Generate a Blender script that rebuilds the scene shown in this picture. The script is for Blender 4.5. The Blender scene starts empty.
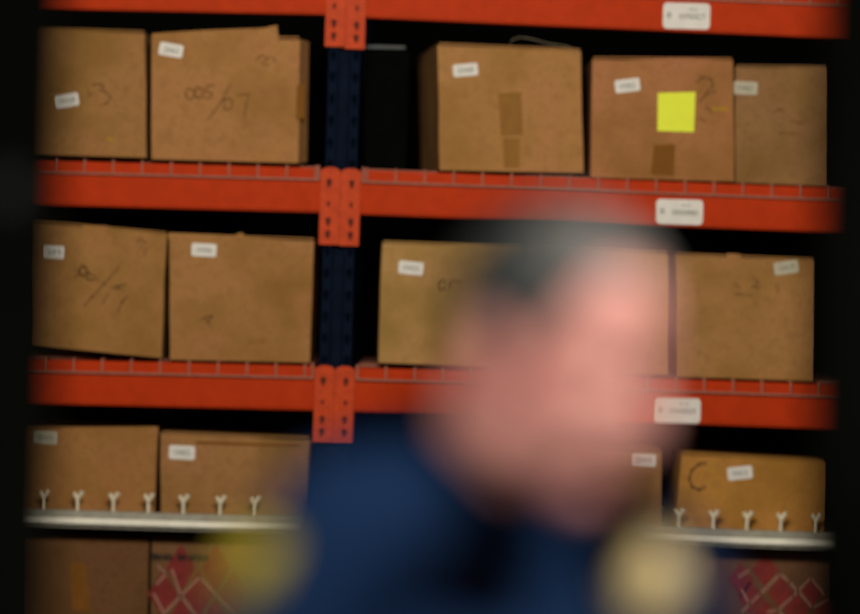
import bpy, bmesh, math, random
from mathutils import Vector, Matrix, noise
from mathutils.bvhtree import BVHTree

random.seed(11)
COL = bpy.context.scene.collection
F = 3600.0            # focal length in pixels of an 860-pixel-wide frame
EYE = 1.60            # camera height
TH = 0.030            # the photographer held the camera about 1.7 degrees off level
CT, ST = math.cos(TH), math.sin(TH)
RY = 8.40             # distance of the rack's front face


def P(px, py, Y):
    """World point at distance Y that the photograph shows at (px, py)."""
    u, v = (px - 430.0) / F * Y, (307.0 - py) / F * Y
    return Vector((u * CT - v * ST, Y, EYE + u * ST + v * CT))


# ------------------------------------------------------------------ materials
def mat(name, col, rough=0.7, metal=0.0, var=0.0, scale=20.0, col2=None, bump=0.0, spec=0.4):
    m = bpy.data.materials.new(name)
    m.use_nodes = True
    nt = m.node_tree
    b = nt.nodes['Principled BSDF']
    b.inputs['Roughness'].default_value = rough
    b.inputs['Metallic'].default_value = metal
    b.inputs['Specular IOR Level'].default_value = spec
    tc = nt.nodes.new('ShaderNodeTexCoord')
    n = nt.nodes.new('ShaderNodeTexNoise')
    n.inputs['Scale'].default_value = scale
    n.inputs['Detail'].default_value = 5
    nt.links.new(tc.outputs['Object'], n.inputs['Vector'])
    r = nt.nodes.new('ShaderNodeValToRGB')
    c2 = col2 or tuple(c * (1 - var) for c in col)
    r.color_ramp.elements[0].position = 0.35
    r.color_ramp.elements[1].position = 0.68
    r.color_ramp.elements[0].color = (*c2, 1)
    r.color_ramp.elements[1].color = (*col, 1)
    nt.links.new(n.outputs['Fac'], r.inputs['Fac'])
    nt.links.new(r.outputs['Color'], b.inputs['Base Color'])
    if bump:
        bp = nt.nodes.new('ShaderNodeBump')
        bp.inputs['Strength'].default_value = bump
        bp.inputs['Distance'].default_value = 0.002
        nt.links.new(n.outputs['Fac'], bp.inputs['Height'])
        nt.links.new(bp.outputs['Normal'], b.inputs['Normal'])
    return m


def cardboard(name, col, seed):
    """Corrugated board: fibre speckle, broad water and grease stains, faint flute lines."""
    m = bpy.data.materials.new(name)
    m.use_nodes = True
    nt = m.node_tree
    L = nt.links.new
    b = nt.nodes['Principled BSDF']
    b.inputs['Roughness'].default_value = 0.85
    b.inputs['Specular IOR Level'].default_value = 0.2
    tc = nt.nodes.new('ShaderNodeTexCoord')
    mp = nt.nodes.new('ShaderNodeMapping')
    mp.inputs['Location'].default_value = (seed * 3.1, seed * 1.7, seed * 2.3)
    L(tc.outputs['Object'], mp.inputs['Vector'])

    def ns(scale, detail):
        n = nt.nodes.new('ShaderNodeTexNoise')
        n.inputs['Scale'].default_value = scale
        n.inputs['Detail'].default_value = detail
        L(mp.outputs['Vector'], n.inputs['Vector'])
        return n

    def mix(fac, a, c, lo, hi):
        rr = nt.nodes.new('ShaderNodeMapRange')
        rr.inputs['From Min'].default_value = lo
        rr.inputs['From Max'].default_value = hi
        L(fac, rr.inputs['Value'])
        x = nt.nodes.new('ShaderNodeMix')
        x.data_type = 'RGBA'
        L(rr.outputs['Result'], x.inputs['Factor'])
        if isinstance(a, tuple):
            x.inputs['A'].default_value = (*a, 1)
        else:
            L(a, x.inputs['A'])
        x.inputs['B'].default_value = (*c, 1)
        return x.outputs['Result']
    base = mix(ns(6, 3).outputs['Fac'], col, (col[0] * .66, col[1] * .67, col[2] * .42), .42, .74)
    base = mix(ns(9, 2).outputs['Fac'], base, (col[0] * 1.08, col[1] * .98, col[2] * 1.25), .52, .85)
    base = mix(ns(45, 4).outputs['Fac'], base, (col[0] * .72, col[1] * .68, col[2] * .6), .5, .9)
    base = mix(ns(150, 3).outputs['Fac'], base, (col[0] * .62, col[1] * .62, col[2] * .6), .5, .95)
    L(base, b.inputs['Base Color'])
    w = nt.nodes.new('ShaderNodeTexWave')
    w.inputs['Scale'].default_value = 60
    w.inputs['Distortion'].default_value = 0.5
    L(mp.outputs['Vector'], w.inputs['Vector'])
    bp = nt.nodes.new('ShaderNodeBump')
    bp.inputs['Strength'].default_value = 0.05
    bp.inputs['Distance'].default_value = 0.001
    L(w.outputs['Fac'], bp.inputs['Height'])
    L(bp.outputs['Normal'], b.inputs['Normal'])
    return m


M = dict(
    orange=mat('rack_orange_paint', (.44, .035, .004), .6, 0, 0.12, 30, spec=.06),
    orange2=mat('connector_orange_paint', (.52, .058, .014), .6, 0, 0.2, 60, spec=.1),
    hole=mat('slot_shadow', (.10, .012, .005), .9, 0, .3, 60),
    navy=mat('upright_navy_paint', (.003, .007, .021), .8, 0, .35, 40, spec=.05),
    navyhole=mat('upright_slot', (.0015, .003, .008), .95, 0, .3, 40, spec=.02),
    wire=mat('zinc_wire', (.37, .135, .095), .6, .0, .2, 60, spec=.1),
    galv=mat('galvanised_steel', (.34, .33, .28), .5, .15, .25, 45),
    galvtop=mat('galvanised_lip_gleam', (.88, .87, .78), .5, .0, .1, 45),  # paler than the rail steel: the gleam is put into the colour
    prong=mat('bright_wire', (.80, .74, .58), .5, .0, .2, 80),
    paper=mat('sticker_paper', (.68, .67, .65), .7, 0, .08, 40),
    paperdim=mat('dimmed_sticker_paper', (.46, .43, .33), .8, 0, .12, 40),  # sticker paper darkened in colour for the light fading toward the sides
    ink=mat('grey_ink', (.16, .17, .17), .8, 0, .3, 200),
    marker=mat('faded_marker', (.225, .105, .028), .9, 0, .4, 120),
    tape=mat('brown_parcel_tape', (.185, .075, .012), .7, 0, .15, 40, spec=.08),
    tapefaint=mat('translucent_parcel_tape', (.26, .125, .030), .7, 0, .15, 40, spec=.08),
    note=mat('yellow_note_paper', (.74, .83, .04), .7, 0, .05, 30),
    yellow=mat('yellow_mark', (.36, .19, .01), .8, 0, .2, 80),
    red=mat('red_print', (.20, .016, .013), .8, 0, .3, 60),  # red muted in colour for the shade under the shelf
    pinkline=mat('pale_print', (.30, .15, .105), .8, 0, .2, 60),
    blackplastic_shade=mat('dark_plastic_and_shade', (.002, .0025, .002), .95, 0, .3, 30, spec=.02),  # tote plastic, and the shade painted onto the rear beams
    greyedge=mat('pale_plastic_edge', (.12, .13, .14), .7, 0, .1, 30, spec=.1),
    string=mat('pale_strap', (.20, .17, .12), .7, 0, .2, 50),
    darkwall=mat('unlit_wall_black', (.0028, .0032, .0022), .95, 0, .2, 6, spec=.02),  # near-black colour stands in for walls left unlit
    floor=mat('concrete_floor', (.05, .05, .048), .8, 0, .3, 3, bump=.2),
    ceil=mat('ceiling_paint', (.03, .03, .03), .9, 0, .1, 4),
    steelplate=mat('dull_steel', (.018, .020, .016), .8, .0, .2, 60),
    skin=mat('skin', (.56, .270, .215), .55, 0, .18, 14, col2=(.47, .170, .138)),
    lips=mat('lip_skin', (.40, .14, .12), .5, 0, .1, 60),
    hair=mat('grey_streaked_hair', (.20, .19, .17), .8, 0, .4, 60, col2=(.05, .052, .046), bump=.6),
    hairdark=mat('dark_hair', (.020, .023, .021), .8, 0, .4, 60, bump=.6),
    eyewhite=mat('eye_white', (.6, .57, .53), .3, 0, .05, 20),
    iris=mat('iris', (.05, .03, .02), .3, 0, .1, 20),
    jacket=mat('navy_jacket_cloth', (.0048, .0175, .052), .9, 0, .3, 25, bump=.3, spec=.06),
    collar=mat('dark_collar_cloth', (.0014, .0024, .007), .95, 0, .3, 25, bump=.3, spec=.03),
    trousers=mat('navy_trouser_cloth', (.010, .016, .034), .85, 0, .3, 25),
    leather=mat('black_leather', (.008, .008, .008), .35, 0, .3, 30),
    gold=mat('gold_thread', (.34, .27, .022), .8, 0, .25, 50, spec=.1),
    badge=mat('gold_metal', (.90, .72, .36), .55, .0, .2, 40),
    brass=mat('dark_gold', (.44, .31, .07), .5, .3, .2, 40),
)


# ------------------------------------------------------------------ helpers
def link(name, bm_or_me, mats, parent=None, smooth=None, origin=None):
    """Link a bmesh (in world coordinates) as one mesh object under parent; parents are Empties without rotation."""
    if isinstance(bm_or_me, bmesh.types.BMesh):
        me = bpy.data.meshes.new(name)
        bmesh.ops.recalc_face_normals(bm_or_me, faces=bm_or_me.faces) if smooth != 'raw' else None
        bm_or_me.to_mesh(me)
        bm_or_me.free()
    else:
        me = bm_or_me
        me.name = name
    for m in (mats if isinstance(mats, (list, tuple)) else [mats]):
        me.materials.append(m)
    if smooth not in (None, 'raw'):
        for p in me.polygons:
            p.use_smooth = True
        if smooth < 3:
            me.set_sharp_from_angle(angle=smooth)
    o = bpy.data.objects.new(name, me)
    COL.objects.link(o)
    base = Vector((0, 0, 0))
    if parent is not None:
        q = parent
        while q is not None:
            base = base + Vector(q.location)
            q = q.parent
        o.parent = parent
    off = Vector(origin) if origin is not None else base
    me.transform(Matrix.Translation(-off))
    o.location = off - base
    return o


def thing(name, label, cat, loc, group=None):
    o = bpy.data.objects.new(name, None)
    o.empty_display_size = .1
    COL.objects.link(o)
    o.location = loc
    tag(o, label, cat, group)
    return o


def tag(o, label, cat, group=None):
    o['label'] = label
    o['category'] = cat
    if group:
        o['group'] = group
    return o


def struct(o):
    o['kind'] = 'structure'
    return o


def hexa(bm, pts, mi=0):
    """pts: 8 corners, front TL TR BR BL then back TL TR BR BL."""
    v = [bm.verts.new(p) for p in pts]
    for a in ((0, 1, 2, 3), (5, 4, 7, 6), (4, 5, 1, 0), (3, 2, 6, 7), (4, 0, 3, 7), (1, 5, 6, 2)):
        f = bm.faces.new([v[i] for i in a])
        f.material_index = mi


def box(bm, x0, x1, y0, y1, z0, z1, mi=0):
    hexa(bm, [(x0, y0, z1), (x1, y0, z1), (x1, y0, z0), (x0, y0, z0),
              (x0, y1, z1), (x1, y1, z1), (x1, y1, z0), (x0, y1, z0)], mi)


def tube(bm, pts, r, seg=6, mi=0):
    """Round bar along a polyline."""
    pts = [Vector(p) for p in pts]
    rings = []
    for i, p in enumerate(pts):
        d = (pts[min(i + 1, len(pts) - 1)] - pts[max(i - 1, 0)]).normalized()
        a = d.orthogonal().normalized() if abs(d.x) < .9 else d.cross(Vector((0, 1, 0))).normalized()
        b = d.cross(a)
        rr = r[i] if isinstance(r, (list, tuple)) else r
        rings.append([bm.verts.new(p + (a * math.cos(t) + b * math.sin(t)) * rr)
                      for t in [2 * math.pi * k / seg for k in range(seg)]])
    # keep ring phases aligned
    for i in range(1, len(rings)):
        k0 = min(range(seg), key=lambda k: (rings[i][k].co - pts[i] - (rings[i - 1][0].co - pts[i - 1])).length)
        rings[i] = rings[i][k0:] + rings[i][:k0]
    for A, B in zip(rings, rings[1:]):
        for k in range(seg):
            f = bm.faces.new((A[k], A[(k + 1) % seg], B[(k + 1) % seg], B[k]))
            f.material_index = mi
    bm.faces.new(rings[0]).material_index = mi
    bm.faces.new(rings[-1][::-1]).material_index = mi


_font_cache = {}


def glyphs(text):
    """Outline mesh of a text, scaled so that its bounding box is the unit square: (verts, faces)."""
    if text in _font_cache:
        return _font_cache[text]
    cu = bpy.data.curves.new('lettering_source', 'FONT')
    cu.body = text
    cu.resolution_u = 2
    o = bpy.data.objects.new('lettering_source', cu)
    COL.objects.link(o)
    dg = bpy.context.evaluated_depsgraph_get()
    ev = o.evaluated_get(dg)
    me = ev.to_mesh()
    vs = [v.co.copy() for v in me.vertices]
    fs = [tuple(p.vertices) for p in me.polygons]
    ev.to_mesh_clear()
    bpy.data.objects.remove(o)
    bpy.data.curves.remove(cu)
    x0, x1 = min(v.x for v in vs), max(v.x for v in vs)
    y0, y1 = min(v.y for v in vs), max(v.y for v in vs)
    vs = [((v.x - x0) / (x1 - x0), (v.y - y0) / (y1 - y0)) for v in vs]
    _font_cache[text] = (vs, fs)
    return vs, fs


class Face:
    """Front face of a box or beam: a vertical plane, possibly turned about the vertical."""

    def __init__(self, Y, xl=430, yl=307, slope=0.0):
        self.Y, self.s = Y, slope
        self.X0 = P(xl, yl, Y).x

    def at(self, px, py, e=0.0):
        Y = self.Y
        for _ in range(4):
            Y = self.Y + self.s * (P(px, py, Y).x - self.X0) - e
        return P(px, py, Y)


def sticker(parent, face, px, py, w, h, deg, text, e=.0012, paper='paper', name='sticker', tscale=(.62, .42), small=None, label=None, tmat='ink'):
    """Printed paper label with its lettering, one mesh."""
    bm = bmesh.new()
    c, s = math.cos(math.radians(deg)), math.sin(math.radians(deg))

    def q(a, b, ee):
        return face.at(px + a * c - b * s, py + a * s + b * c, ee)
    r = min(w, h) * .16
    ring = []
    for cx, cy, a0 in ((w / 2 - r, -h / 2 + r, -90), (w / 2 - r, h / 2 - r, 0), (-w / 2 + r, h / 2 - r, 90), (-w / 2 + r, -h / 2 + r, 180)):
        for k in range(4):
            a = math.radians(a0 + k * 30)
            ring.append((cx + r * math.cos(a), cy + r * math.sin(a)))
    fr = [bm.verts.new(q(a, b, e)) for a, b in ring]
    bk = [bm.verts.new(q(a, b, -.0008)) for a, b in ring]
    bm.faces.new(fr)
    n = len(ring)
    for k in range(n):
        bm.faces.new((fr[k], bk[k], bk[(k + 1) % n], fr[(k + 1) % n]))

    def put(t, cx, cy, tw, tt):
        vs, fs = glyphs(t)
        vv = [bm.verts.new(q(cx + (x - .5) * tw, cy - (y - .5) * tt, e + .0006)) for x, y in vs]
        for f in fs:
            bm.faces.new([vv[i] for i in f]).material_index = 1
    for it in (text if isinstance(text, list) else [(text, 0, 0, *tscale)]):
        put(it[0], it[1] * w, it[2] * h, it[3] * w, it[4] * h)
    o = link(name, bm, [M[paper], M[tmat]], parent, smooth='raw')
    if label:
        o['label'] = label
    return o


def ribbon(bm, face, pts, w, e=.0009, mi=0):
    for (a, b) in zip(pts, pts[1:]):
        dx, dy = b[0] - a[0], b[1] - a[1]
        l = math.hypot(dx, dy) or 1
        nx, ny = -dy / l * w / 2, dx / l * w / 2
        ex, ey = dx / l * w * .3, dy / l * w * .3
        v = [bm.verts.new(face.at(x, y, e)) for x, y in
             ((a[0] + nx - ex, a[1] + ny - ey), (b[0] + nx + ex, b[1] + ny + ey), (b[0] - nx + ex, b[1] - ny + ey), (a[0] - nx - ex, a[1] - ny - ey))]
        bm.faces.new(v).material_index = mi


def handwriting(parent, face, strokes, w=2.0, m='marker'):
    bm = bmesh.new()
    for k, st in enumerate(strokes):
        ribbon(bm, face, st, w, .0009 + .00004 * k)
    return link('handwriting', bm, M[m], parent, smooth='raw')


def patch(parent, face, quad, m, name, e=.0008, label=None):
    bm = bmesh.new()
    f = [bm.verts.new(face.at(x, y, e)) for x, y in quad]
    b = [bm.verts.new(face.at(x, y, -.0005)) for x, y in quad]
    bm.faces.new(f)
    for k in range(4):
        bm.faces.new((f[k], b[k], b[(k + 1) % 4], f[(k + 1) % 4]))
    o = link(name, bm, M[m], parent, smooth='raw')
    if label:
        o['label'] = label
    return o


def arc(cx, cy, rx, ry, a0, a1, n=10):
    return [(cx + rx * math.cos(math.radians(a0 + (a1 - a0) * k / n)), cy + ry * math.sin(math.radians(a0 + (a1 - a0) * k / n))) for k in range(n + 1)]


# ------------------------------------------------------------------ the setting
def wallbox(name, x0, x1, y0, y1, z0, z1, m):
    bm = bmesh.new()
    box(bm, x0, x1, y0, y1, z0, z1)
    return struct(link(name, bm, m))


CEIL = 3.5
wallbox('floor', -3.2, 3.2, -1.2, 10.4, -.1, 0, M['floor'])
wallbox('ceiling', -3.2, 3.2, -1.2, 10.4, CEIL, CEIL + .1, M['ceil'])
wallbox('wall_left', -3.2, -3.05, -1.2, 10.4, 0, CEIL, M['darkwall'])
wallbox('wall_right', 3.05, 3.2, -1.2, 10.4, 0, CEIL, M['darkwall'])
wallbox('wall_back', -3.05, 3.05, 10.2, 10.4, 0, CEIL, M['darkwall'])
wallbox('wall_rear', -3.05, 3.05, -1.2, -1.05, 0, CEIL, M['darkwall'])
# the partition with the doorway into the store room
DY = 3.61
dl, dr = P(43, 307, DY).x, P(829, 307, DY).x
bm = bmesh.new()
box(bm, -3.05, dl - .04, DY, DY + .13, 0, CEIL)
box(bm, dr + .04, 3.05, DY, DY + .13, 0, CEIL)
box(bm, dl - .04, dr + .04, DY, DY + .13, 2.16, CEIL)
struct(link('wall_front', bm, M['darkwall']))
bm = bmesh.new()
box(bm, dl - .04, dl, DY - .012, DY + .142, 0, 2.16)
box(bm, dr, dr + .04, DY - .012, DY + .142, 0, 2.16)
box(bm, dl, dr, DY - .012, DY + .142, 2.12, 2.16)
dfr = struct(link('door_1', bm, M['darkwall']))
bm = bmesh.new()
sp = P(11, 190, DY)
box(bm, sp.x - .008, sp.x + .008, DY - .0155, DY - .0118, sp.z - .016, sp.z + .016)
for dz in (-.010, .010):
    tube(bm, [(sp.x, DY - .018, sp.z + dz), (sp.x, DY - .0150, sp.z + dz)], .003, 8)
link('strike_plate', bm, M['steelplate'], dfr)

# ------------------------------------------------------------------ the pallet rack
UX = P(340, 205, RY).x                    # centre of the upright
PX = RY / F                               # metres per pixel on the rack face
rack = thing('pallet_rack', 'tall storage rack with orange beams on a dark navy perforated upright', 'rack', (UX, RY, 0))
UW = .040


def upright(xc, y0, vis):
    bm = bmesh.new()
    box(bm, xc - UW, xc - .013, y0, y0 + .003, 0, 3.0)
    box(bm, xc + .013, xc + UW, y0, y0 + .003, 0, 3.0)
    box(bm, xc - .013, xc + .013, y0 + .012, y0 + .015, 0, 3.0)       # recessed centre web
    box(bm, xc - .0145, xc - .0125, y0, y0 + .015, 0, 3.0)
    box(bm, xc + .0125, xc + .0145, y0, y0 + .015, 0, 3.0)
    for s in (-1, 1):
        xa = xc + s * UW
        box(bm, min(xa, xa - s * .003), max(xa, xa - s * .003), y0, y0 + .075, 0, 3.0)
    z = .05
    while z < 2.95 and vis:
        for s in (-1, 1):                                            # teardrop slots in two columns
            x = xc + s * .0265
            ring = [(x + .0075 * math.cos(a), z + .0085 * math.sin(a)) for a in [math.pi * k / 6 for k in range(7)]] + [(x - .003, z - .016), (x + .003, z - .016)]
            bm.faces.new([bm.verts.new((a, y0 - .0004, b)) for a, b in ring]).material_index = 1
        z += .0508
    return link('upright', bm, [M['navy'], M['navyhole']], rack, smooth='raw')


LX, RX = UX - 1.30, UX + 1.30
for xc in (LX, UX, RX):
    upright(xc, RY, True)
    upright(xc, RY + 1.0, False)
    bm = bmesh.new()
    zz = .2
    k = 0
    while zz < 2.6:
        box(bm, xc - .012, xc + .012, RY + .075, RY + 1.0, zz, zz + .025)
        zb = zz + .75
        ya, yb = (RY + .075, RY + 1.0) if k % 2 else (RY + 1.0, RY + .075)
        tube(bm, [(xc, ya, zz + .02), (xc, yb, zb)], .011, 6)
        zz += .8
        k += 1
    link('brace', bm, M['navy'], rack)
    bm = bmesh.new()
    box(bm, xc - .06, xc + .06, RY - .03, RY + .11, 0, .008)
    link('foot_plate', bm, M['navy'], rack)
    bm = bmesh.new()
    box(bm, xc - .06, xc + .06, RY + .97, RY + 1.1, 0, .008)
    link('foot_plate', bm, M['navy'], rack)

BEAMS = []          # (side, xa, za, xb, zb) lower edge of each front beam in world X, Z
BH = 44.3 * PX


def conn(side, zc_top, beam):
    """Hook-in end plate of a beam with its two columns of punched holes."""
    bm = bmesh.new()
    if side == 'L':
        x0, x1 = UX - .0465, UX - .0004
    else:
        x0, x1 = UX + .0004, UX + .0465
    y = RY - .012
    z1 = zc_top
    z0 = z1 - .178
    n = 5
    outline = [(x0, z0), (x1, z0), (x1, z1 - .008)]
    outline += [((x0 + x1) / 2 + (x1 - x0) / 2 * math.cos(a) * 1.0, z1 - .008 + .011 * math.sin(a)) for a in [math.pi * k / n for k in range(1, n)]]
    outline += [(x0, z1 - .008)]
    fr = [bm.verts.new((a, y, b)) for a, b in outline]
    bk = [bm.verts.new((a, RY - .0006, b)) for a, b in outline]
    bm.faces.new(fr)
    for k in range(len(fr)):
        bm.faces.new((fr[k], bk[k], bk[(k + 1) % len(fr)], fr[(k + 1) % len(fr)]))
    xm = (x0 + x1) / 2 + (-.003 if side == 'L' else .003)
    for kz in (.032, .082, .122, .152):
        zc = z1 - kz
        big = .0085 if kz != .082 else .005
        ring = [(xm + big * .8 * math.cos(a), zc + big * math.sin(a)) for a in [math.pi * k / 6 for k in range(7)]] + [(xm - .002, zc - big * 1.5), (xm + .002, zc - big * 1.5)]
        bm.faces.new([bm.verts.new((a, y - .0005, b)) for a, b in ring]).material_index = 1
    return link('connector', bm, [M['orange2'], M['hole']], beam, smooth='raw')


def beam(side, pa, pb, labels=()):
    """pa, pb: two points of the lower front edge in the photograph."""
    A, B = P(*pa, RY - .008), P(*pb, RY - .008)
    sl = (B.z - A.z) / (B.x - A.x)
    xa, xb = (LX + UW, UX - .044) if side == 'L' else (UX + .044, RX - UW)
    za, zb = A.z + sl * (xa - A.x), A.z + sl * (xb - A.x)
    bm = bmesh.new()
    y0, y1 = RY - .008, RY + .045
    # box section with a step along the rear upper edge for the deck
    hexa(bm, [(xa, y0, za + BH), (xb, y0, zb + BH), (xb, y0, zb), (xa, y0, za),
              (xa, y1, za + BH), (xb, y1, zb + BH), (xb, y1, zb), (xa, y1, za)])
    bmesh.ops.bevel(bm, geom=bm.edges[:], offset=.004, segments=2, affect='EDGES')
    o = link('beam', bm, M['orange'], rack, smooth=.6)
    zc = (zb if side == 'L' else za) + BH
    conn(side, zc, o)
    f = Face(RY - .008)
    for (px, py, w, h, t, d) in labels:
        sticker(o, f, px, py, w, h, d, t, name='shelf_label', e=.0012, label='white shelf label printed with grey characters')
    # rear beam, coloured black to stand for the shade deep in the rack
    bm = bmesh.new()
    y0, y1 = RY + .99, RY + 1.045
    hexa(bm, [(xa, y0, za + BH), (xb, y0, zb + BH), (xb, y0, zb), (xa, y0, za),
              (xa, y1, za + BH), (xb, y1, zb + BH), (xb, y1, zb), (xa, y1, za)])
    link('beam', bm, M['blackplastic_shade'], rack)
    BEAMS.append((side, xa, za, xb, zb))
    return xa, za + BH, xb, zb + BH


def lab(code):
    return [(code[0], -.36, -.02, .09, .22), (code[1], .12, .02, .56, .22), (code[2], .14, -.27, .2, .08)]


DECKS = {}
DECKS['L1'] = beam('L', (38, 8.4), (324, 14.4))
DECKS['L2'] = beam('L', (31, 204.5), (318, 212.3))
DECKS['L3'] = beam('L', (42, 404), (314, 410.5))
DECKS['R1'] = beam('R', (367, 17.5), (814, 37), [(686.5, 16, 47, 26, lab(('B', '0090427', '42')), 1.5)])
DECKS['R2'] = beam('R', (367, 214.5), (835, 232.5), [(679.5, 212, 47, 25, lab(('B', '0000880', '62')), 1.5)])
DECKS['R3'] = beam('R', (356, 412), (835, 429.5), [(677, 410.5, 47, 25, lab(('B', '1000820', '52')), 1.5)])
DECKS['L5'] = beam('L', (31, 712), (318, 720))
DECKS['R5'] = beam('R', (367, 720), (835, 737))

ROWS = {'L1': 'over the top row of boxes left of the upright', 'R1': 'over the top row of boxes right of the upright'}


def wire_deck(side, seg, label, first_px):
    """Welded wire deck lying on two beams, its front wires bent down over the beam."""
    xa, za, xb, zb = seg
    xa += .004 if side == 'R' else 0
    xb -= 0 if side == 'R' else .004
    sl = (zb - za) / (xb - xa)
    r = .0031
    yf = RY - .0125
    zt = lambda x: za + sl * (x - xa) + r + .0003
    root = thing('wire_deck', label, 'shelf deck', ((xa + xb) / 2, RY + .5, (za + zb) / 2), 'wire decks lying on the orange beams')
    bm = bmesh.new()
    x = P(first_px, 170, RY).x
    while x > xa + .03:
        x -= .0675
    while x < xb - .006:
        if x > xa + .01:
            tube(bm, [(x, RY + 1.03, zt(x)), (x, yf + .006, zt(x)), (x, yf, zt(x) - .008), (x, yf, zt(x) - .030)], r, 6)
        x += .0675
    xe = xb - .004 if side == 'L' else xa + .004
    tube(bm, [(xe, RY + 1.03, zt(xe)), (xe, yf + .006, zt(xe)), (xe, yf, zt(xe) - .008), (xe, yf, zt(xe) - .031)], r * 1.2, 6)
    link('front_wires', bm, M['wire'], root)
    bm = bmesh.new()
    tube(bm, [(xa + .002, yf - .0005, zt(xa) - .031), (xb - .002, yf - .0005, zt(xb) - .031)], r * 1.05, 6)
    for k in range(9):
        y = RY + .08 + k * .115
        tube(bm, [(xa + .002, y, zt(xa) - r * 1.5 if False else zt(xa)), (xb - .002, y, zt(xb))], r * .9, 6)
    link('cross_wires', bm, M['wire'], root)


wire_deck('R', DECKS['R1'], 'wire deck at the top edge of the picture, over the highest shelf beam', 400)
wire_deck('L', DECKS['L2'], 'wire deck under the top row of boxes, left of the upright', 287)
wire_deck('R', DECKS['R2'], 'wire deck under the top row of boxes, right of the upright', 396)
wire_deck('L', DECKS['L3'], 'wire deck under the middle row of boxes, left of the upright', 282)
wire_deck('R', DECKS['R3'], 'wire deck under the middle row of boxes, right of the upright', 392)

# galvanised shelf with upturned wire ends, lowest one in view


def galv_shelf(side, label, pa, pb, prongs):
    A, B = P(*pa, RY - .01), P(*pb, RY - .01)          # upper front edge
    sl = (B.z - A.z) / (B.x - A.x)
    xa, xb = (LX + UW, UX - .044) if side == 'L' else (UX + .044, RX - UW)
    z = lambda x: A.z + sl * (x - A.x)
    root = thing('galvanised_shelf', label, 'shelf', ((xa + xb) / 2, RY + .5, z((xa + xb) / 2)), 'galvanised shelves of the rack')

    def bar(y0, y1, d0, d1, m, name):
        bm = bmesh.new()
        hexa(bm, [(xa, y0, z(xa) - d0), (xb, y0, z(xb) - d0), (xb, y0, z(xb) - d1), (xa, y0, z(xa) - d1),
                  (xa, y1, z(xa) - d0), (xb, y1, z(xb) - d0), (xb, y1, z(xb) - d1), (xa, y1, z(xa) - d1)])
        bmesh.ops.bevel(bm, geom=bm.edges[:], offset=.002, segments=2, affect='EDGES')
        return link(name, bm, m, root, smooth=.6)
    bar(RY - .010, RY + .030, .0, .040, M['galv'], 'front_rail')
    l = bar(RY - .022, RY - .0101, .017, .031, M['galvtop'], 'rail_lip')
    l['label'] = 'rolled lip along the front rail with its gleam put into the colour'
    bar(RY + .0301, RY + 1.0, .0115, .0155, M['galv'], 'tray')
    for px, py in prongs:
        c = P(px, py, RY - .006)
        bm = bmesh.new()
        zb = z(c.x) - .004
        h = .046
        tube(bm, [(c.x, RY - .002, zb), (c.x, RY - .004, zb + h * .72)], .0042, 8)
        tube(bm, [(c.x, RY - .004, zb + h * .66), (c.x - .009, RY - .006, zb + h)], [.0042, .005], 8)
        tube(bm, [(c.x, RY - .004, zb + h * .66), (c.x + .011, RY - .008, zb + h * 1.05)], [.0042, .006], 8)
        link('wire_prong', bm, M['prong'], root)


galv_shelf('L', 'pale galvanised shelf with forked wire ends, left of the person', (23, 509), (200, 514.5), [(42, 510), (77, 510), (113, 510), (148, 510), (183, 510), (220, 510), (255, 510)])
galv_shelf('R', 'pale galvanised shelf with forked wire ends, right of the person', (683, 528.5), (841, 533.5), [(678, 528), (713, 528), (747, 528), (781, 528), (817, 528)])


# ------------------------------------------------------------------ cardboard boxes
SEED = [0]
GROUPS = {1: 'boxes in the top row', 2: 'boxes in the middle row', 3: 'boxes on the galvanised shelves', 4: 'boxes under the galvanised shelves'}


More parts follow.
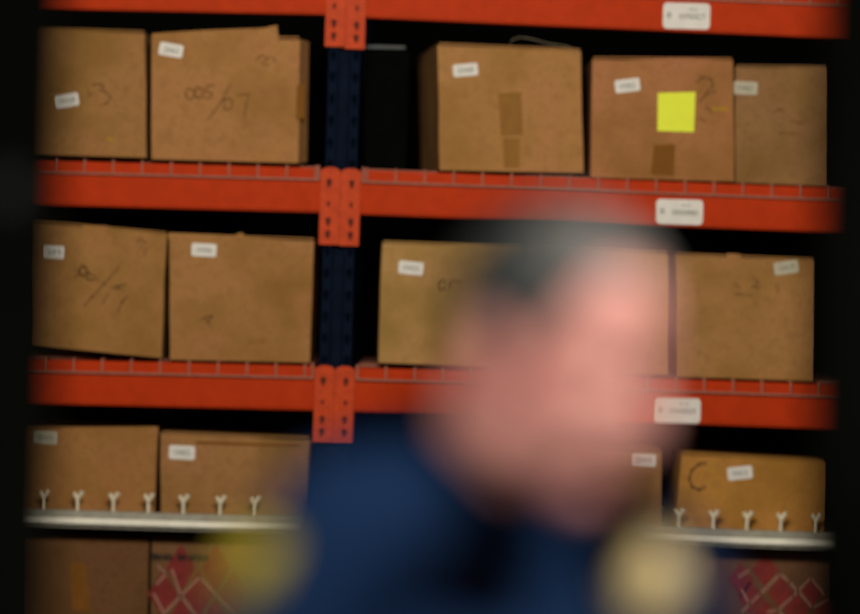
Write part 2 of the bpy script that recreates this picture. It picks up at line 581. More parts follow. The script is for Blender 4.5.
def carton(row, label, quad, col, Y=RY + .022, slope=0.0, depth=.38, stickers=(), bow=.0015, bottom=True, flaps=True, name='cardboard_box'):
    """A closed shipping box from the outline of its front face; returns (root, face)."""
    SEED[0] += 1
    sd = SEED[0]
    TL, TR, BR, BL = quad
    face = Face(Y, TL[0], TL[1], slope)
    c = [face.at(*p) for p in quad]
    back = Vector((-slope, 1, 0)).normalized() * depth
    b = [p + back for p in c]
    bx = [c[0], c[1], c[2], c[3], b[0], b[1], b[2], b[3]]
    mid = sum(bx, Vector()) / 8
    root = thing(name, label, 'box', (mid.x, mid.y, min(p.z for p in bx)), GROUPS[row])
    bm = bmesh.new()
    N = 10

    def grid(p00, p10, p11, p01):
        vs = [[(p00 * (1 - i / N) + p10 * (i / N)) * (1 - j / N) + (p01 * (1 - i / N) + p11 * (i / N)) * (j / N) for i in range(N + 1)] for j in range(N + 1)]
        vv = [[bm.verts.new(p) for p in r] for r in vs]
        for j in range(N):
            for i in range(N):
                bm.faces.new((vv[j][i], vv[j][i + 1], vv[j + 1][i + 1], vv[j + 1][i]))
    grid(c[0], c[1], c[2], c[3])
    grid(b[1], b[0], b[3], b[2])
    grid(b[0], b[1], c[1], c[0])
    grid(c[3], c[2], b[2], b[3])
    grid(b[0], c[0], c[3], b[3])
    grid(c[1], b[1], b[2], c[2])
    bmesh.ops.remove_doubles(bm, verts=bm.verts, dist=1e-5)
    zmin = min(p.z for p in bx)
    zmax = max(p.z for p in bx)
    for v in bm.verts:
        t = (v.co.z - zmin) / max(zmax - zmin, 1e-6)
        nz = noise.noise_vector(v.co * 9 + Vector((sd * 7.3, 0, 0)))
        front = abs(v.co.y - (Y + slope * (v.co.x - face.X0))) < .004
        v.co.x += nz.x * .0022
        if not front:
            v.co.y += nz.y * .003
        if t > .6:
            v.co.z += nz.z * .0035 * (t - .6) / .4
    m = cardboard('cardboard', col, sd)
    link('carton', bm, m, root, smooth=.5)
    if flaps:
        # the two long top flaps meeting in the middle, and the tape over the seam
        for k in (0, 1):
            bm = bmesh.new()
            q0, q1 = (0.0, .495) if k == 0 else (.505, 1.0)
            pts = []
            for dz in (.0055, .0025):
                pts += [c[0] + back * q1 + Vector((.003, 0, dz)), c[1] + back * q1 + Vector((-.003, 0, dz)),
                        c[1] + back * q0 + Vector((-.003, .002, dz)), c[0] + back * q0 + Vector((.003, .002, dz))]
            hexa(bm, pts[:4] + pts[4:])
            link('top_flap', bm, m, root)
        bm = bmesh.new()
        pts = []
        for dz in (.0062, .0056):
            pts += [c[0] + back * .56 + Vector((.004, 0, dz)), c[1] + back * .56 + Vector((-.004, 0, dz)),
                    c[1] + back * .44 + Vector((-.004, 0, dz)), c[0] + back * .44 + Vector((.004, 0, dz))]
        hexa(bm, pts)
        link('packing_tape', bm, M['tapefaint'], root)
    for s in stickers:
        px, py, w, h, d, t = s[:6]
        sticker(root, face, px, py, w, h, d, t, paper=s[6] if len(s) > 6 else 'paper')
    return root, face, m


def standing_flap(root, face, quad, m, name='raised_flap', thick=.003):
    bm = bmesh.new()
    f = [face.at(x, y, -.001) for x, y in quad]
    hexa(bm, f + [p + Vector((0, thick, 0)) for p in f])
    return link(name, bm, m, root)


C1 = (.315, .152, .050)
# --- top row
r, f, m = carton(1, 'tan box at the far left of the top row, sticker low on its front',
                 ((8, 28), (145, 33), (146, 157.5), (8, 153.5)), (.30, .152, .050),
                 stickers=[(66, 100.5, 25, 13, -9, '10428')])
handwriting(r, f, [[(88, 89), (89, 98)], [(92, 86), (96, 84), (101, 84), (104, 87), (100, 90)], [(100, 90), (106, 92), (111, 98), (107, 103), (100, 106)], [(93, 93), (90, 96)]], 1.8)
handwriting(r, f, [[(45, 92), (56, 88), (60, 91)]], 1.6)
patch(r, f, ((107, 137), (113, 138), (113, 142), (107, 141)), 'yellow', 'yellow_smudge')

r, f, m = carton(1, 'large tan box with raised top flap and handwriting, beside the upright in the top row',
                 ((151.5, 37), (300, 39), (298, 163), (151.5, 159)), (.345, .168, .058), slope=.012,
                 stickers=[(171, 50, 24, 13, 10, '20463')])
standing_flap(r, f, ((152, 33.5), (205, 30), (205, 42), (152, 42)), m)
standing_flap(r, f, ((205, 30), (263, 28), (263, 42), (205, 42)), m)
standing_flap(r, f, ((263, 28), (277, 25), (279, 42), (263, 42)), m)
# turned right-hand corner with its hand hole, seen at a slant
bm = bmesh.new()
a = [f.at(300, 39, 0), f.at(309, 42, -.06), f.at(307, 162, -.06), f.at(298, 163, 0)]
hexa(bm, a + [p + Vector((-.004, .02, 0)) for p in a])
link('side_panel', bm, m, r)
fs = Face(RY + .05, 300, 39, 0.0)
patch(r, f, ((297, 85), (305, 84), (304, 119), (296, 119)), 'tape', 'torn_tape', e=.004)
handwriting(r, f, [arc(190, 94, 4.5, 5.5, 0, 360), arc(199, 93, 4.5, 5.5, 0, 360), [(214, 85), (207, 86), (206, 91), (212, 93), (211, 98), (205, 98)],
                   [(231, 84), (222, 100), (214, 112), (208, 119)], arc(228, 104, 4.5, 6, 0, 360), [(237, 95), (249, 94), (246, 105), (244, 119)]], 1.8)
handwriting(r, f, [[(256, 60), (262, 55), (268, 58), (262, 63), (268, 66)], [(272, 56), (276, 62)]], 1.4)

r, f, m = carton(1, 'tan box turned slightly aside, with a faint strip of tape, right of the dark tote',
                 ((438, 45), (581, 51), (583, 173), (440, 170)), (.36, .182, .062), slope=.115, depth=.40,
                 stickers=[(465.5, 70, 25, 12.5, -5, '20468')])
patch(r, f, ((498, 93), (521, 92), (523, 135), (501, 136)), 'tapefaint', 'worn_tape')
patch(r, f, ((503, 138), (520, 138), (519, 168), (504, 168)), 'tapefaint', 'worn_tape', e=.0005)
bm = bmesh.new()
tube(bm, [f.at(508, 49, -.10), f.at(512, 40, -.06), f.at(520, 37, -.05), f.at(532, 39, -.04), f.at(548, 43.5, -.02), f.at(566, 46, -.01), f.at(580, 52, -.004)], .0012, 5)
link('loose_strap', bm, M['string'], r)

r, f, m = carton(1, 'tan box with a bright yellow square note on its front',
                 ((592.5, 59), (733, 60), (734, 181.5), (590.5, 177.5)), (.35, .156, .060),
                 stickers=[(627.5, 85.5, 25, 13, -7, '10462')])
patch(r, f, ((658, 93), (695.5, 92), (694, 132), (657.5, 131)), 'note', 'sticky_note', e=.0015, label='bright yellow square paper note')
patch(r, f, ((654, 145), (675, 144), (674, 176), (651, 174)), 'tape', 'brown_tape')
handwriting(r, f, [[(697, 82), (703, 77), (711, 79), (713, 85), (707, 93), (700, 101)], [(704, 96), (716, 91)], [(699, 118), (706, 121)], [(706, 107), (712, 112)]], 2.2)
patch(r, f, ((711, 107.5), (729, 107), (728, 111), (713, 111)), 'yellow', 'yellow_smudge')

r, f, m = carton(1, 'dull brown box set back beside the box with the yellow note',
                 ((735.5, 67), (828, 68), (828, 186), (735.5, 182.5)), (.255, .135, .052), Y=RY + .036,
                 stickers=[(745.5, 88, 24, 13, 3, '10467', 'paperdim')])
handwriting(r, f, [[(774, 112), (780, 109), (785, 112)], [(791, 120), (800, 123), (806, 121)], [(780, 133), (800, 134)]], 2.0)

# dark tote behind
bm = bmesh.new()
tl, tr, br, bl = [P(x, y, RY + .12) for x, y in ((364, 49), (410, 50), (408, 171), (362, 169))]
dv = Vector((0, .35, 0))
tote = thing('storage_tote', 'dark storage tote with a pale lid edge, right of the upright in the top row', 'tote', ((tl.x + tr.x) / 2, RY + .3, min(bl.z, br.z)))
ins = Vector((.006, 0, 0))
hexa(bm, [tl, tr, br - ins, bl + ins, tl + dv, tr + dv, br + dv - ins, bl + dv + ins])
bmesh.ops.bevel(bm, geom=bm.edges[:], offset=.006, segments=2, affect='EDGES')
link('tub', bm, M['blackplastic_shade'], tote, smooth=.6)
bm = bmesh.new()
e0, e1 = P(366, 46.5, RY + .112), P(405, 47.2, RY + .112)
tube(bm, [e0, e0 + (e1 - e0) * .3 + Vector((0, 0, .001)), e1], .0026, 8)
tube(bm, [e0 + dv, e1 + dv], .004, 8)
hexa(bm, [e0 + Vector((0, .0, .002)), e1 + Vector((0, 0, .002)), e1 + Vector((0, 0, -.004)), e0 + Vector((0, 0, -.004)),
          e0 + dv + Vector((0, 0, .002)), e1 + dv + Vector((0, 0, .002)), e1 + dv + Vector((0, 0, -.004)), e0 + dv + Vector((0, 0, -.004))])
link('lid', bm, M['greyedge'], tote)

# --- middle row
r, f, m = carton(2, 'tilted tan box with slanting handwriting at the far left of the middle row',
                 ((30, 222), (166.5, 234), (161.5, 358), (30, 345)), (.315, .158, .050),
                 stickers=[(52.5, 252, 22, 13, 3, '20419')])
handwriting(r, f, [[(74, 268), (79, 273), (74, 278)], arc(83, 271, 4, 5, 0, 360), [(96, 277), (89, 273), (87, 279), (92, 280), (98, 279)],
                   [(119, 267), (104, 284), (92, 297), (84, 306)], [(108, 294), (103, 302)], [(111, 288), (118, 286), (126, 284)], [(127, 296), (122, 302), (118, 311)], [(116, 289), (122, 288)]], 2.2)
handwriting(r, f, [[(137, 243), (141, 239), (145, 242), (140, 248)], [(146, 248), (144, 256)]], 1.5)
standing_flap(r, f, ((82, 224.5), (108, 226), (108, 232), (82, 232)), m)
# folded cardboard packed under its lifted corner
bm = bmesh.new()
zt = DECKS['L3'][1] + .006
fp = [f.at(34, 352, -.05), f.at(96, 356, -.05)]
hexa(bm, [Vector((fp[0].x, RY + .08, fp[0].z + .012)), Vector((fp[1].x, RY + .08, fp[1].z + .002)), Vector((fp[1].x, RY + .08, fp[1].z - .011)), Vector((fp[0].x, RY + .08, fp[0].z - .017)),
          Vector((fp[0].x, RY + .38, fp[0].z + .012)), Vector((fp[1].x, RY + .38, fp[1].z + .002)), Vector((fp[1].x, RY + .38, fp[1].z - .011)), Vector((fp[0].x, RY + .38, fp[0].z - .017))])
wedge_bm = bm

r2, f, m = carton(2, 'tan box with a sticker at its top left, beside the upright in the middle row',
                  ((169, 235), (314.5, 240.5), (309.5, 362.5), (170, 359.5)), (.335, .165, .056),
                  stickers=[(204, 250, 25, 13, 3, '10406')])
standing_flap(r2, f, ((236, 234), (242, 232.5), (247, 238), (236, 241)), m)
standing_flap(r2, f, ((168, 233), (180, 234), (220, 236), (168, 240)), m)
handwriting(r2, f, [[(200, 320), (206, 317), (212, 316), (207, 322), (211, 326)]], 2.0)
patch(r2, f, ((249, 339), (266, 338), (266, 343), (249, 344)), 'tapefaint', 'worn_tape')

r, f, m = carton(2, 'tan box right of the upright in the middle row, partly hidden by the dark hair',
                 ((382, 243), (524, 248), (521, 368.5), (378.5, 362.5)), (.37, .215, .075), slope=.02,
                 stickers=[(411, 268, 25, 13, 6, '10423')])
handwriting(r, f, [arc(443, 285, 4, 4.5, 30, 330), [(450, 289), (451, 282), (458, 281), (463, 283)], [(440, 291), (440, 286)]], 1.8)

r, f, m = carton(2, 'tan box behind the face, its right edge against a dark gap',
                 ((527, 248.5), (667.5, 254), (666.5, 374.5), (526, 369.5)), (.36, .19, .068))

r, f, m = carton(2, 'tan box with a sticker at its top right corner, right of the face',
                 ((675.5, 255), (815, 260.5), (814, 381), (676.5, 376.5)), (.335, .172, .056),
                 stickers=[(786.5, 267.5, 25, 13, -8, '10419', 'paperdim')])
handwriting(r, f, [[(752, 277), (758, 282), (753, 287), (760, 288)], [(777, 284), (778, 292)], [(735, 294), (752, 296)], [(734, 283), (739, 287)]], 1.8)
standing_flap(r, f, ((727, 253.5), (740, 254), (742, 261), (727, 261)), m)

# --- boxes on the galvanised shelf
r, f, m = carton(3, 'tan box above the galvanised shelf at far left, dim sticker at its top left',
                 ((20, 429), (157.5, 432.5), (153.5, 514.5), (20, 511)), (.31, .148, .046), Y=RY + .034,
                 stickers=[(44, 437.5, 25, 13, 3, '20404', 'paperdim')])
standing_flap(r, f, ((62, 427), (158, 426.5), (158, 436), (62, 436)), m)
r, f, m = carton(3, 'tan box above the pale galvanised shelf, its sticker left of the blue shoulder',
                 ((160.5, 434), (310, 440), (308, 519), (161, 515.5)), (.315, .158, .056), Y=RY + .034,
                 stickers=[(182, 452.5, 26, 14, 3, '10402')])
patch(r, f, ((196, 441), (300, 444.5), (300, 447.5), (196, 444)), 'tape', 'torn_tape')
r, f, m = carton(3, 'tan box behind the chin, a sticker at its top right corner',
                 ((524, 446), (661, 451), (660, 531.5), (523, 526.5)), (.33, .165, .06), Y=RY + .034,
                 stickers=[(643, 460, 25, 13, 3, '20410')])
r, f, m = carton(3, 'orange-tan box above the galvanised shelf at right, with a handwritten letter C',
                 ((682, 454.5), (827, 463), (826, 536), (674, 531.5)), (.40, .190, .040), Y=RY + .034,
                 stickers=[(740, 473, 25, 13, -6, '10415')])
handwriting(r, f, [[(706, 463), (699, 464), (692, 470), (689, 479), (692, 487), (699, 490), (705, 487)], ], 3.0)

# --- printed boxes under the shelf, its shade put into their darker colours


def diamonds(root, face, centres, hw, hh, lines):
    bm = bmesh.new()
    for cx, cy in centres:
        q = [(cx, cy - hh), (cx + hw, cy), (cx, cy + hh), (cx - hw, cy)]
        bm.faces.new([bm.verts.new(face.at(x, y, .0008)) for x, y in q])
    for ln in lines:
        ribbon(bm, face, ln, 2.6, .0011, 1)
    o = link('diamond_print', bm, [M['red'], M['pinkline']], root, smooth='raw')
    o['label'] = 'red diamond lattice printed in pale outlines'


def smear_print(root, face, spans, y, h):
    """A line of small bold print too blurred to read."""
    bm = bmesh.new()
    rnd = random.Random(5)
    for x0, x1 in spans:
        x = x0
        while x < x1:
            w = rnd.uniform(1.6, 2.4)
            dy = (x - 150) * .03
            ribbon(bm, face, [(x, y + dy - h / 2 * rnd.uniform(.6, 1)), (x + rnd.uniform(-.4, .6), y + dy + h / 2)], w, .001)
            if rnd.random() < .7:
                ribbon(bm, face, [(x, y + dy + rnd.uniform(-h / 3, h / 3)), (x + 2.6, y + dy + rnd.uniform(-h / 3, h / 3))], 1.4, .0012)
            x += 2.9
    link('printed_words', bm, M['leather'], root, smooth='raw')


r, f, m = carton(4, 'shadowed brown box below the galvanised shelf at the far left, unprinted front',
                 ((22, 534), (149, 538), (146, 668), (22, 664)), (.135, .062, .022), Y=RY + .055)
patch(r, f, ((70, 562), (86, 563), (90, 612), (72, 610)), 'tape', 'rust_stain')
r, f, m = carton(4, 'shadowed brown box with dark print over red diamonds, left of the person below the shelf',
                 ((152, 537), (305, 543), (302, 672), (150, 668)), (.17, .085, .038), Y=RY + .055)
diamonds(r, f, [(163, 594), (181, 568), (151 + 48, 594), (181, 622), (217, 568), (217, 622), (235, 594), (163, 648), (199, 648)], 15, 24, [
    [(157, 584), (166, 574)], [(163, 614), (181, 596), (200, 577)], [(166, 574), (158, 566)], [(154, 594), (163, 612)], [(200, 577), (218, 596), (236, 614)], [(172, 570), (181, 596)], [(181, 596), (200, 620)]])
smear_print(r, f, [(153, 173), (179, 185), (190, 208)], 556.5, 6)
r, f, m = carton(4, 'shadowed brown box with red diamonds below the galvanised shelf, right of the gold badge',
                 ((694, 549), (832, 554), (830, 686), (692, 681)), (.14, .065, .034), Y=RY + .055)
diamonds(r, f, [(781, 593), (765, 570), (797, 574 + 36), (750, 598), (812, 592), (765, 616), (740, 580), (828, 612), (783, 634)], 13.5, 17, [
    [(741, 612), (760, 594), (780, 574)], [(780, 574), (790, 582), (799, 592)], [(778, 610), (794, 596), (812, 578)], [(738, 577), (748, 571)], [(812, 578), (826, 594)], [(768, 612), (778, 610), (790, 624)], [(741, 590), (750, 606)], [(800, 592), (814, 608), (830, 600)]])

wd = thing('folded_cardboard', 'folded dark cardboard wedged under the lifted corner of the tilted box', 'cardboard', ((fp[0].x + fp[1].x) / 2, RY + .2, fp[0].z - .017))
link('folded_sheet', wedge_bm, M['tape'], wd)

# ------------------------------------------------------------------ the person
SRp = P(338, 545, 3.10)
SLp = P(655, 600, 3.30)
YAW = math.radians(33)
fB = Vector((math.sin(YAW), -math.cos(YAW), 0))
rB = Vector((-math.cos(YAW), -math.sin(YAW), 0))        # the person's right
UP = Vector((0, 0, 1))
MID = (SRp + SLp) / 2
PEL = Vector((MID.x, MID.y, .95)) - fB * .17
HEADC = P(555, 361, 3.10)
hy, hp, hr = math.radians(52), math.radians(16), math.radians(5)
hf = Vector((math.sin(hy) * math.cos(hp), -math.cos(hy) * math.cos(hp), -math.sin(hp)))
hx = Vector((-math.cos(hy), -math.sin(hy), 0))
hu = hx.cross(hf).normalized()
if hu.z < 0:
    hu = -hu
hx, hu = (hx * math.cos(hr) + hu * math.sin(hr)).normalized(), (hu * math.cos(hr) - hx * math.sin(hr)).normalized()


def H(x, y, z):
    """Head coordinates: x to the person's right, y forwards, z up."""
    return HEADC + (hx * x + hf * y + hu * z) * .95


class Blob:
    """Plain lists of vertices and faces, for many overlapping closed shapes."""

    def __init__(self):
        self.v, self.f = [], []


_ball = {}


def ball(n):
    if n not in _ball:
        m = n // 2 + 1
        v = [(0, 0, 1)] + [(math.sin(math.pi * j / m) * math.cos(2 * math.pi * i / n), math.sin(math.pi * j / m) * math.sin(2 * math.pi * i / n), math.cos(math.pi * j / m)) for j in range(1, m) for i in range(n)] + [(0, 0, -1)]
        f = [(0, 1 + i, 1 + (i + 1) % n) for i in range(n)]
        for j in range(m - 2):
            f += [(1 + j * n + i, 1 + (j + 1) * n + i, 1 + (j + 1) * n + (i + 1) % n, 1 + j * n + (i + 1) % n) for i in range(n)]
        e = len(v) - 1
        f += [(e, e - n + (i + 1) % n, e - n + i) for i in range(n)]
        _ball[n] = (v, f)
    return _ball[n]


def sphere(t, c, rad, ax=None, n=16):
    """Ellipsoid; rad is a number or three radii along the axes ax."""
    if not isinstance(rad, (tuple, list)):
        rad = (rad,) * 3
    ax = ax or (Vector((1, 0, 0)), Vector((0, 1, 0)), Vector((0, 0, 1)))
    c = Vector(c)
    a, b, d = ax[0] * rad[0], ax[1] * rad[1], ax[2] * rad[2]
    flip = a.cross(b).dot(d) < 0
    v, f = ball(n)
    pts = [c + a * x + b * y + d * z for x, y, z in v]
    if isinstance(t, Blob):
        o = len(t.v)
        t.v += pts
        t.f += [tuple(o + i for i in (q[::-1] if flip else q)) for q in f]
    else:
        vv = [t.verts.new(p) for p in pts]
        for q in f:
            t.faces.new([vv[i] for i in q])


def limb(t, pts, rads, n=14):
    """Tapering chain of overlapping round sections."""
    for (a, b, ra, rb) in zip(pts, pts[1:], rads, rads[1:]):
        a, b = Vector(a), Vector(b)
        st = max(2, int((b - a).length / (min(ra, rb) * .6)))
        for k in range(st + 1):
            q = k / st
            sphere(t, a.lerp(b, q), ra + (rb - ra) * q, n=n)


def fuse(t, voxel, smooth=6, fac=.5):
    """Union of everything in the blob as one continuous surface."""
    me = bpy.data.meshes.new('fused_source')
    me.from_pydata([tuple(p) for p in t.v], [], t.f)
    o = bpy.data.objects.new('fused_source', me)
    COL.objects.link(o)
    rm = o.modifiers.new('r', 'REMESH')
    rm.mode = 'VOXEL'
    rm.voxel_size = voxel
    s = o.modifiers.new('s', 'SMOOTH')
    s.iterations = smooth
    s.factor = fac
    dg = bpy.context.evaluated_depsgraph_get()
    out = bpy.data.meshes.new_from_object(o.evaluated_get(dg))
    bpy.data.objects.remove(o)
    bpy.data.meshes.remove(me)
    return out


HAX = (hx, hf, hu)
BAX = (rB, fB, UP)
person = thing('person', 'person in navy uniform jacket with gold badge, head bowed, in front of the rack', 'person', (PEL.x, PEL.y, 0))

hipR, hipL = PEL + rB * .095 - UP * .04, PEL - rB * .095 - UP * .04
ankR, ankL = Vector((hipR.x, hipR.y, .085)) - fB * .16, Vector((hipL.x, hipL.y, .085)) + fB * .22
kneR, kneL = hipR.lerp(ankR, .5) + fB * .05, hipL.lerp(ankL, .5) + fB * .05
elbR = SRp - UP * .26 + rB * .125 - fB * .04
wriR = elbR - UP * .225 + fB * .10
elbL = SLp - UP * .26 - rB * .10 - fB * .02
wriL = elbL - UP * .225 + fB * .11
NECK = P(492, 484, 3.205)
HB = H(0, -.035, -.06)
chest = PEL.lerp(MID, .70)
belly = PEL.lerp(MID, .35)

bm = Blob()
# head
sphere(bm, H(0, -.012, .045), (.074, .097, .088), HAX, 24)
sphere(bm, H(0, .035, -.03), (.060, .060, .080), HAX, 20)
sphere(bm, H(0, .030, -.065), (.052, .055, .050), HAX)
sphere(bm, H(0, .070, -.098), (.024, .022, .020), HAX)
for s in (-1, 1):
    sphere(bm, H(s * .046, .058, -.018), (.022, .026, .022), HAX)
    sphere(bm, H(s * .030, .080, .028), (.026, .014, .011), HAX)
    sphere(bm, H(s * .045, .012, -.075), (.016, .040, .022), HAX)
    sphere(bm, H(s * .077, -.012, -.005), (.009, .020, .033), HAX)
    sphere(bm, H(s * .083, -.020, .004), (.007, .017, .024), HAX)
    sphere(bm, H(s * .031, .0775, .0165), (.016, .011, .0060), HAX)
    sphere(bm, H(s * .031, .0765, -.0035), (.016, .010, .0055), HAX)
    sphere(bm, H(s * .012, .100, -.036), (.009, .010, .008), HAX)
limb(bm, [H(0, .086, .022), H(0, .106, -.010), H(0, .114, -.030)], [.009, .011, .012])
sphere(bm, H(0, .090, -.060), (.022, .010, .006), HAX)
sphere(bm, H(0, .087, -.072), (.019, .010, .007), HAX)
limb(bm, [HB + hu * .02, HB.lerp(NECK, .5), NECK, NECK - UP * .06], [.056, .057, .062, .07], 18)
# trunk and limbs
sphere(bm, chest, (.165, .105, .17), BAX, 24)
sphere(bm, belly, (.150, .105, .15), BAX, 24)
sphere(bm, PEL, (.160, .110, .12), BAX, 24)
limb(bm, [NECK - UP * .03, SRp - rB * .02], [.06, .05])
limb(bm, [NECK - UP * .03, SLp + rB * .02], [.06, .05])
for (sh, el, wr, s) in ((SRp, elbR, wriR, 1), (SLp, elbL, wriL, -1)):
    limb(bm, [sh, el, wr], [.050, .040, .027])
    d = (wr - el).normalized()
    pal = wr + d * .05
    side = rB * s
    nrm = side                                    # palm faces the thigh
    acr = d.cross(nrm).normalized()               # across the knuckles
    if acr.dot(fB) < 0:
        acr = -acr
    limb(bm, [wr, wr + d * .03], [.026, .024])
    sphere(bm, pal, (.015, .040, .048), (nrm, acr, d))
    for k, (ln, sp) in enumerate(((.070, .031), (.078, .0105), (.073, -.0105), (.058, -.030))):
        a = wr + d * .085 + acr * sp
        b = a + d * ln * .45 - nrm * .008
        c2 = b + d * ln * .30 - nrm * .016
        e2 = c2 + d * ln * .20 - nrm * .018
        limb(bm, [wr + d * .06 + acr * sp * .9, a, b, c2, e2], [.0095, .0088, .0082, .0076, .0068], 8)
    t0 = wr + d * .025 + acr * .025
    limb(bm, [t0, t0 + acr * .030 + d * .025 - nrm * .01, t0 + acr * .040 + d * .055 - nrm * .018, t0 + acr * .040 + d * .078 - nrm * .022], [.013, .0105, .0092, .008], 8)
for hip, kn, an in ((hipR, kneR, ankR), (hipL, kneL, ankL)):
    limb(bm, [hip, kn, an], [.082, .053, .036])
    limb(bm, [an - UP * .03 - fB * .03, an - UP * .045 + fB * .14], [.036, .026])
body = fuse(bm, .0048, 5)
link('body', body, M['skin'], person, smooth=9)

# hair: a cap over the skull, short at the sides, with the face and ears left clear; dark below, grey on the crown
hm = M['hair']
nt = hm.node_tree
geo = nt.nodes.new('ShaderNodeTexCoord')
dot = nt.nodes.new('ShaderNodeVectorMath')
dot.operation = 'DOT_PRODUCT'
dot.inputs[1].default_value = hu * .80 + hf * .60
nt.links.new(geo.outputs['Object'], dot.inputs[0])
mr = nt.nodes.new('ShaderNodeMapRange')
mr.inputs['From Min'].default_value = .058
mr.inputs['From Max'].default_value = .115
nt.links.new(dot.outputs['Value'], mr.inputs['Value'])
mx = nt.nodes.new('ShaderNodeMix')
mx.data_type = 'RGBA'
mx.inputs['A'].default_value = (.016, .020, .018, 1)
nt.links.new(mr.outputs['Result'], mx.inputs['Factor'])
rmp = [n for n in nt.nodes if n.type == 'VALTORGB'][0]
nt.links.new(rmp.outputs['Color'], mx.inputs['B'])
nt.links.new(mx.outputs['Result'], nt.nodes['Principled BSDF'].inputs['Base Color'])
bm = bmesh.new()
sphere(bm, Vector((0, 0, 0)), 1, n=110)
rad = (.0805, .1035, .094)
kill = []
for fc in bm.faces:
    c = fc.calc_center_median()
    x, y, z = c.x * rad[0], c.y * rad[1] - .012, c.z * rad[2] + .045
    if y < -.030:
        low = -.040
    elif y < .030:
        low = -.040 + (y + .030) / .060 * .075          # over and behind the ear
    else:
        low = .035 + min(1, (y - .030) / .022) * (.074 - 4 * x * x)
    low += noise.noise(Vector((x, y, z)) * 90) * .004
    if z < low:
        kill.append(fc)
bmesh.ops.delete(bm, geom=kill, context='FACES')
for v in bm.verts:
    j = 1 + noise.noise(v.co * 14) * .015
    v.co = H(v.co.x * rad[0] * j, v.co.y * rad[1] * j - .012, v.co.z * rad[2] * j + .045)
bmesh.ops.solidify(bm, geom=bm.faces[:], thickness=.006)
o = link('hair', bm, hm, person, smooth=9, origin=HEADC)
o['label'] = 'short hair, dark at the sides and grey on the crown'
# eyes, brows, lips
for s in (-1, 1):
    bm = bmesh.new()
    sphere(bm, H(s * .031, .0755, .0065), .0105, n=16)
    eo = link('eye', bm, M['eyewhite'], person, smooth=9)
    bm = bmesh.new()
    sphere(bm, H(s * .030, .0866, .0055), (.0050, .0022, .0050), HAX, 12)
    link('iris', bm, M['iris'], eo, smooth=9)
    bm = bmesh.new()
    limb(bm, [H(s * .014, .099, .032), H(s * .030, .097, .037), H(s * .048, .083, .032)], [.004, .0045, .003], 8)
    link('eyebrow', bm, M['hair'], person, smooth=9)
bm = bmesh.new()
sphere(bm, H(0, .093, -.060), (.021, .009, .0045), HAX, 12)
sphere(bm, H(0, .090, -.071), (.018, .009, .0055), HAX, 12)
link('lips', bm, M['lips'], person, smooth=9)

# jacket
bm = Blob()
sphere(bm, chest + fB * .005, (.190, .130, .19), BAX, 28)
sphere(bm, belly + fB * .01, (.180, .132, .17), BAX, 28)
sphere(bm, PEL - UP * .02, (.182, .130, .11), BAX, 28)
limb(bm, [NECK - UP * .050, MID.lerp(SRp, .5) + UP * .042, SRp + UP * .010], [.082, .075, .070], 18)
limb(bm, [NECK - UP * .050, MID.lerp(SLp, .5) + UP * .042, SLp + UP * .010], [.082, .072, .068], 18)
limb(bm, [SRp, elbR, wriR + (elbR - wriR) * .06], [.072, .056, .042], 18)
limb(bm, [SLp, elbL, wriL + (elbL - wriL) * .06], [.072, .056, .042], 18)
jk = fuse(bm, .008, 8)
jo = link('jacket', jk, M['jacket'], person, smooth=9)
jw = bmesh.new()
jw.from_mesh(jo.data)
jw.transform(Matrix.Translation(Vector(person.location)))
JT = BVHTree.FromBMesh(jw)
# collar: a dark turned-down collar ringing the neck, open at the throat, lower in front
bm = bmesh.new()
N = 48
ca = (HB - NECK).normalized()
ca = (ca + UP).normalized()
cf = (fB - ca * fB.dot(ca)).normalized()
cr = cf.cross(ca).normalized()
rings = []
for j, (rr, up) in enumerate(((.070, -.030), (.069, .050), (.075, .060), (.084, .052), (.112, .004), (.142, -.045))):
    ring = []
    for k in range(N + 1):
        a = math.radians(22 + (360 - 44) * k / N)         # gap at the throat
        d = cf * math.cos(a) + cr * math.sin(a)
        front = max(0, math.cos(a))
        p = NECK + d * (rr + (.010 - (0, 0, 0, .002, .008, .015)[j]) * front) + ca * (up - (.040 - (0, 0, 0, 0, .006, .022)[j]) * front)
        if j > 2:
            q, qn, _, dist = JT.find_nearest(p)
            gap = (p - q).dot(qn)
            want = .007 + .004 * (5 - j)
            if gap < want or j == 5:
                p = q + qn * want
        ring.append(bm.verts.new(p))
    rings.append(ring)
for A, B in zip(rings, rings[1:]):
    for k in range(N):
        bm.faces.new((A[k], A[k + 1], B[k + 1], B[k]))
bmesh.ops.solidify(bm, geom=bm.faces[:], thickness=.004)
co = link('collar', bm, M['collar'], jo, smooth=9)
co['label'] = 'near-black turned-down collar'


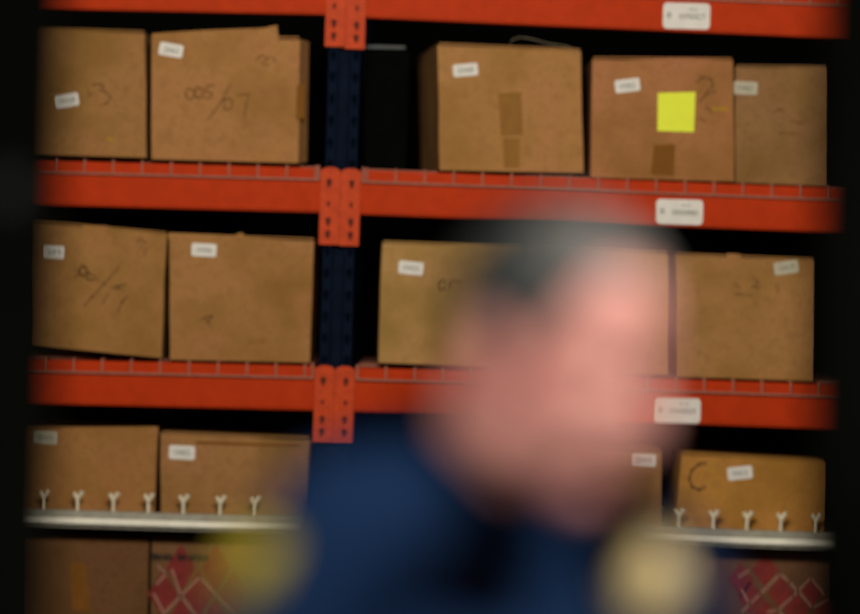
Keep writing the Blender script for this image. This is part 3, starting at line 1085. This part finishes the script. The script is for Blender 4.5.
def shield(px, py, w, h, m, m2, name, label, shape):
    """A flat emblem laid on the jacket's surface where the view ray meets it."""
    o = Vector((0, 0, EYE))
    d = (P(px, py, 1.0) - o).normalized()
    hit, nrm, _, _ = JT.ray_cast(o, d)
    if hit is None:
        print('no jacket at', px, py)
        return
    if nrm.dot(d) > 0:
        nrm = -nrm
    tx = UP.cross(nrm).normalized()
    ty = nrm.cross(tx).normalized()
    if ty.z < 0:
        ty = -ty
    bm = bmesh.new()

    def ring(scale, lift):
        out = []
        for (a, b) in shape:
            p = hit + tx * (a * w / 2 * scale) + ty * (b * h / 2 * scale)
            q, qn, _, _ = JT.ray_cast(p + nrm * .05, -nrm)
            q = q if q is not None and (q - p).length < .05 else p
            out.append(bm.verts.new(q + nrm * lift))
        return out
    base = ring(1, -.001)
    r0, r1, r2 = ring(1, .012), ring(.82, .0145), ring(.5, .016)
    n = len(shape)
    for A, B, mi in ((base, r0, 1), (r0, r1, 1), (r1, r2, 0)):
        for k in range(n):
            bm.faces.new((A[k], A[(k + 1) % n], B[(k + 1) % n], B[k])).material_index = mi
    bm.faces.new(r2).material_index = 0
    ob = link(name, bm, [m, m2], jo, smooth=.7)
    ob['label'] = label


sh = [(0, 1), (.45, .88), (.92, .92), (1, .3), (.85, -.3), (.5, -.75), (0, -1), (-.5, -.75), (-.85, -.3), (-1, .3), (-.92, .92), (-.45, .88)]
st = []
for k in range(14):
    a = math.pi / 2 + k * math.pi / 7
    rr = 1 if k % 2 == 0 else .78
    st.append((rr * math.cos(a), rr * math.sin(a)))
shield(253, 566, .056, .064, M['gold'], M['gold'], 'arm_patch', 'yellow shield patch on the sleeve', sh)
shield(648, 578, .078, .086, M['badge'], M['brass'], 'chest_badge', 'gold metal badge on the chest', st)
jw.free()

# trousers and shoes
bm = Blob()
sphere(bm, PEL - UP * .05, (.172, .122, .11), BAX, 24)
for hip, kn, an in ((hipR, kneR, ankR), (hipL, kneL, ankL)):
    limb(bm, [hip, kn, an + UP * .01], [.094, .070, .058], 16)
tr = fuse(bm, .009, 6)
link('trousers', tr, M['trousers'], person, smooth=9)
for an in (ankR, ankL):
    bm = Blob()
    limb(bm, [an - UP * .035 - fB * .035, an - UP * .038 + fB * .05, an - UP * .050 + fB * .155], [.048, .046, .034], 16)
    so = fuse(bm, .006, 5)
    for v in so.vertices:
        v.co.z = max(v.co.z, .002)
    link('shoe', so, M['leather'], person, smooth=9)


# ------------------------------------------------------------------ light
def area(name, loc, target, sx, sy, power, col, spread=180):
    l = bpy.data.lights.new(name, 'AREA')
    l.shape = 'RECTANGLE'
    l.size, l.size_y = sx, sy
    l.energy = power
    l.color = col
    l.spread = math.radians(spread)
    o = bpy.data.objects.new(name, l)
    COL.objects.link(o)
    o.location = loc
    o.rotation_euler = (Vector(target) - Vector(loc)).to_track_quat('-Z', 'Y').to_euler()
    return o


area('aisle_light', (-.1, 5.0, 2.9), (0, 8.4, 1.8), 1.3, .5, 116, (1, .90, .74))
area('corridor_light', (1.25, 2.3, 2.65), (.12, 3.15, 1.5), .5, .5, 8, (1, .93, .88), 70)
area('corridor_fill', (-1.0, 1.2, 2.6), (-.05, 3.1, 1.35), .6, .6, 7.5, (1, .92, .88), 60)

w = bpy.data.worlds.new('World')
bpy.context.scene.world = w
w.use_nodes = True
w.node_tree.nodes['Background'].inputs['Color'].default_value = (.5, .55, .6, 1)
w.node_tree.nodes['Background'].inputs['Strength'].default_value = .01

# ------------------------------------------------------------------ camera
cd = bpy.data.cameras.new('camera')
cd.sensor_width = 36
cd.lens = F / 860 * 36
cd.dof.use_dof = True
cd.dof.focus_distance = 7.70
cd.dof.aperture_fstop = cd.lens / 125.0
cd.clip_end = 60
cam = bpy.data.objects.new('camera', cd)
COL.objects.link(cam)
cam.matrix_world = Matrix(((CT, -ST, 0, 0), (0, 0, -1, 0), (ST, CT, 0, EYE), (0, 0, 0, 1)))
bpy.context.scene.camera = cam
sc = bpy.context.scene
sc.view_settings.view_transform = 'Standard'
sc.view_settings.look = 'None'
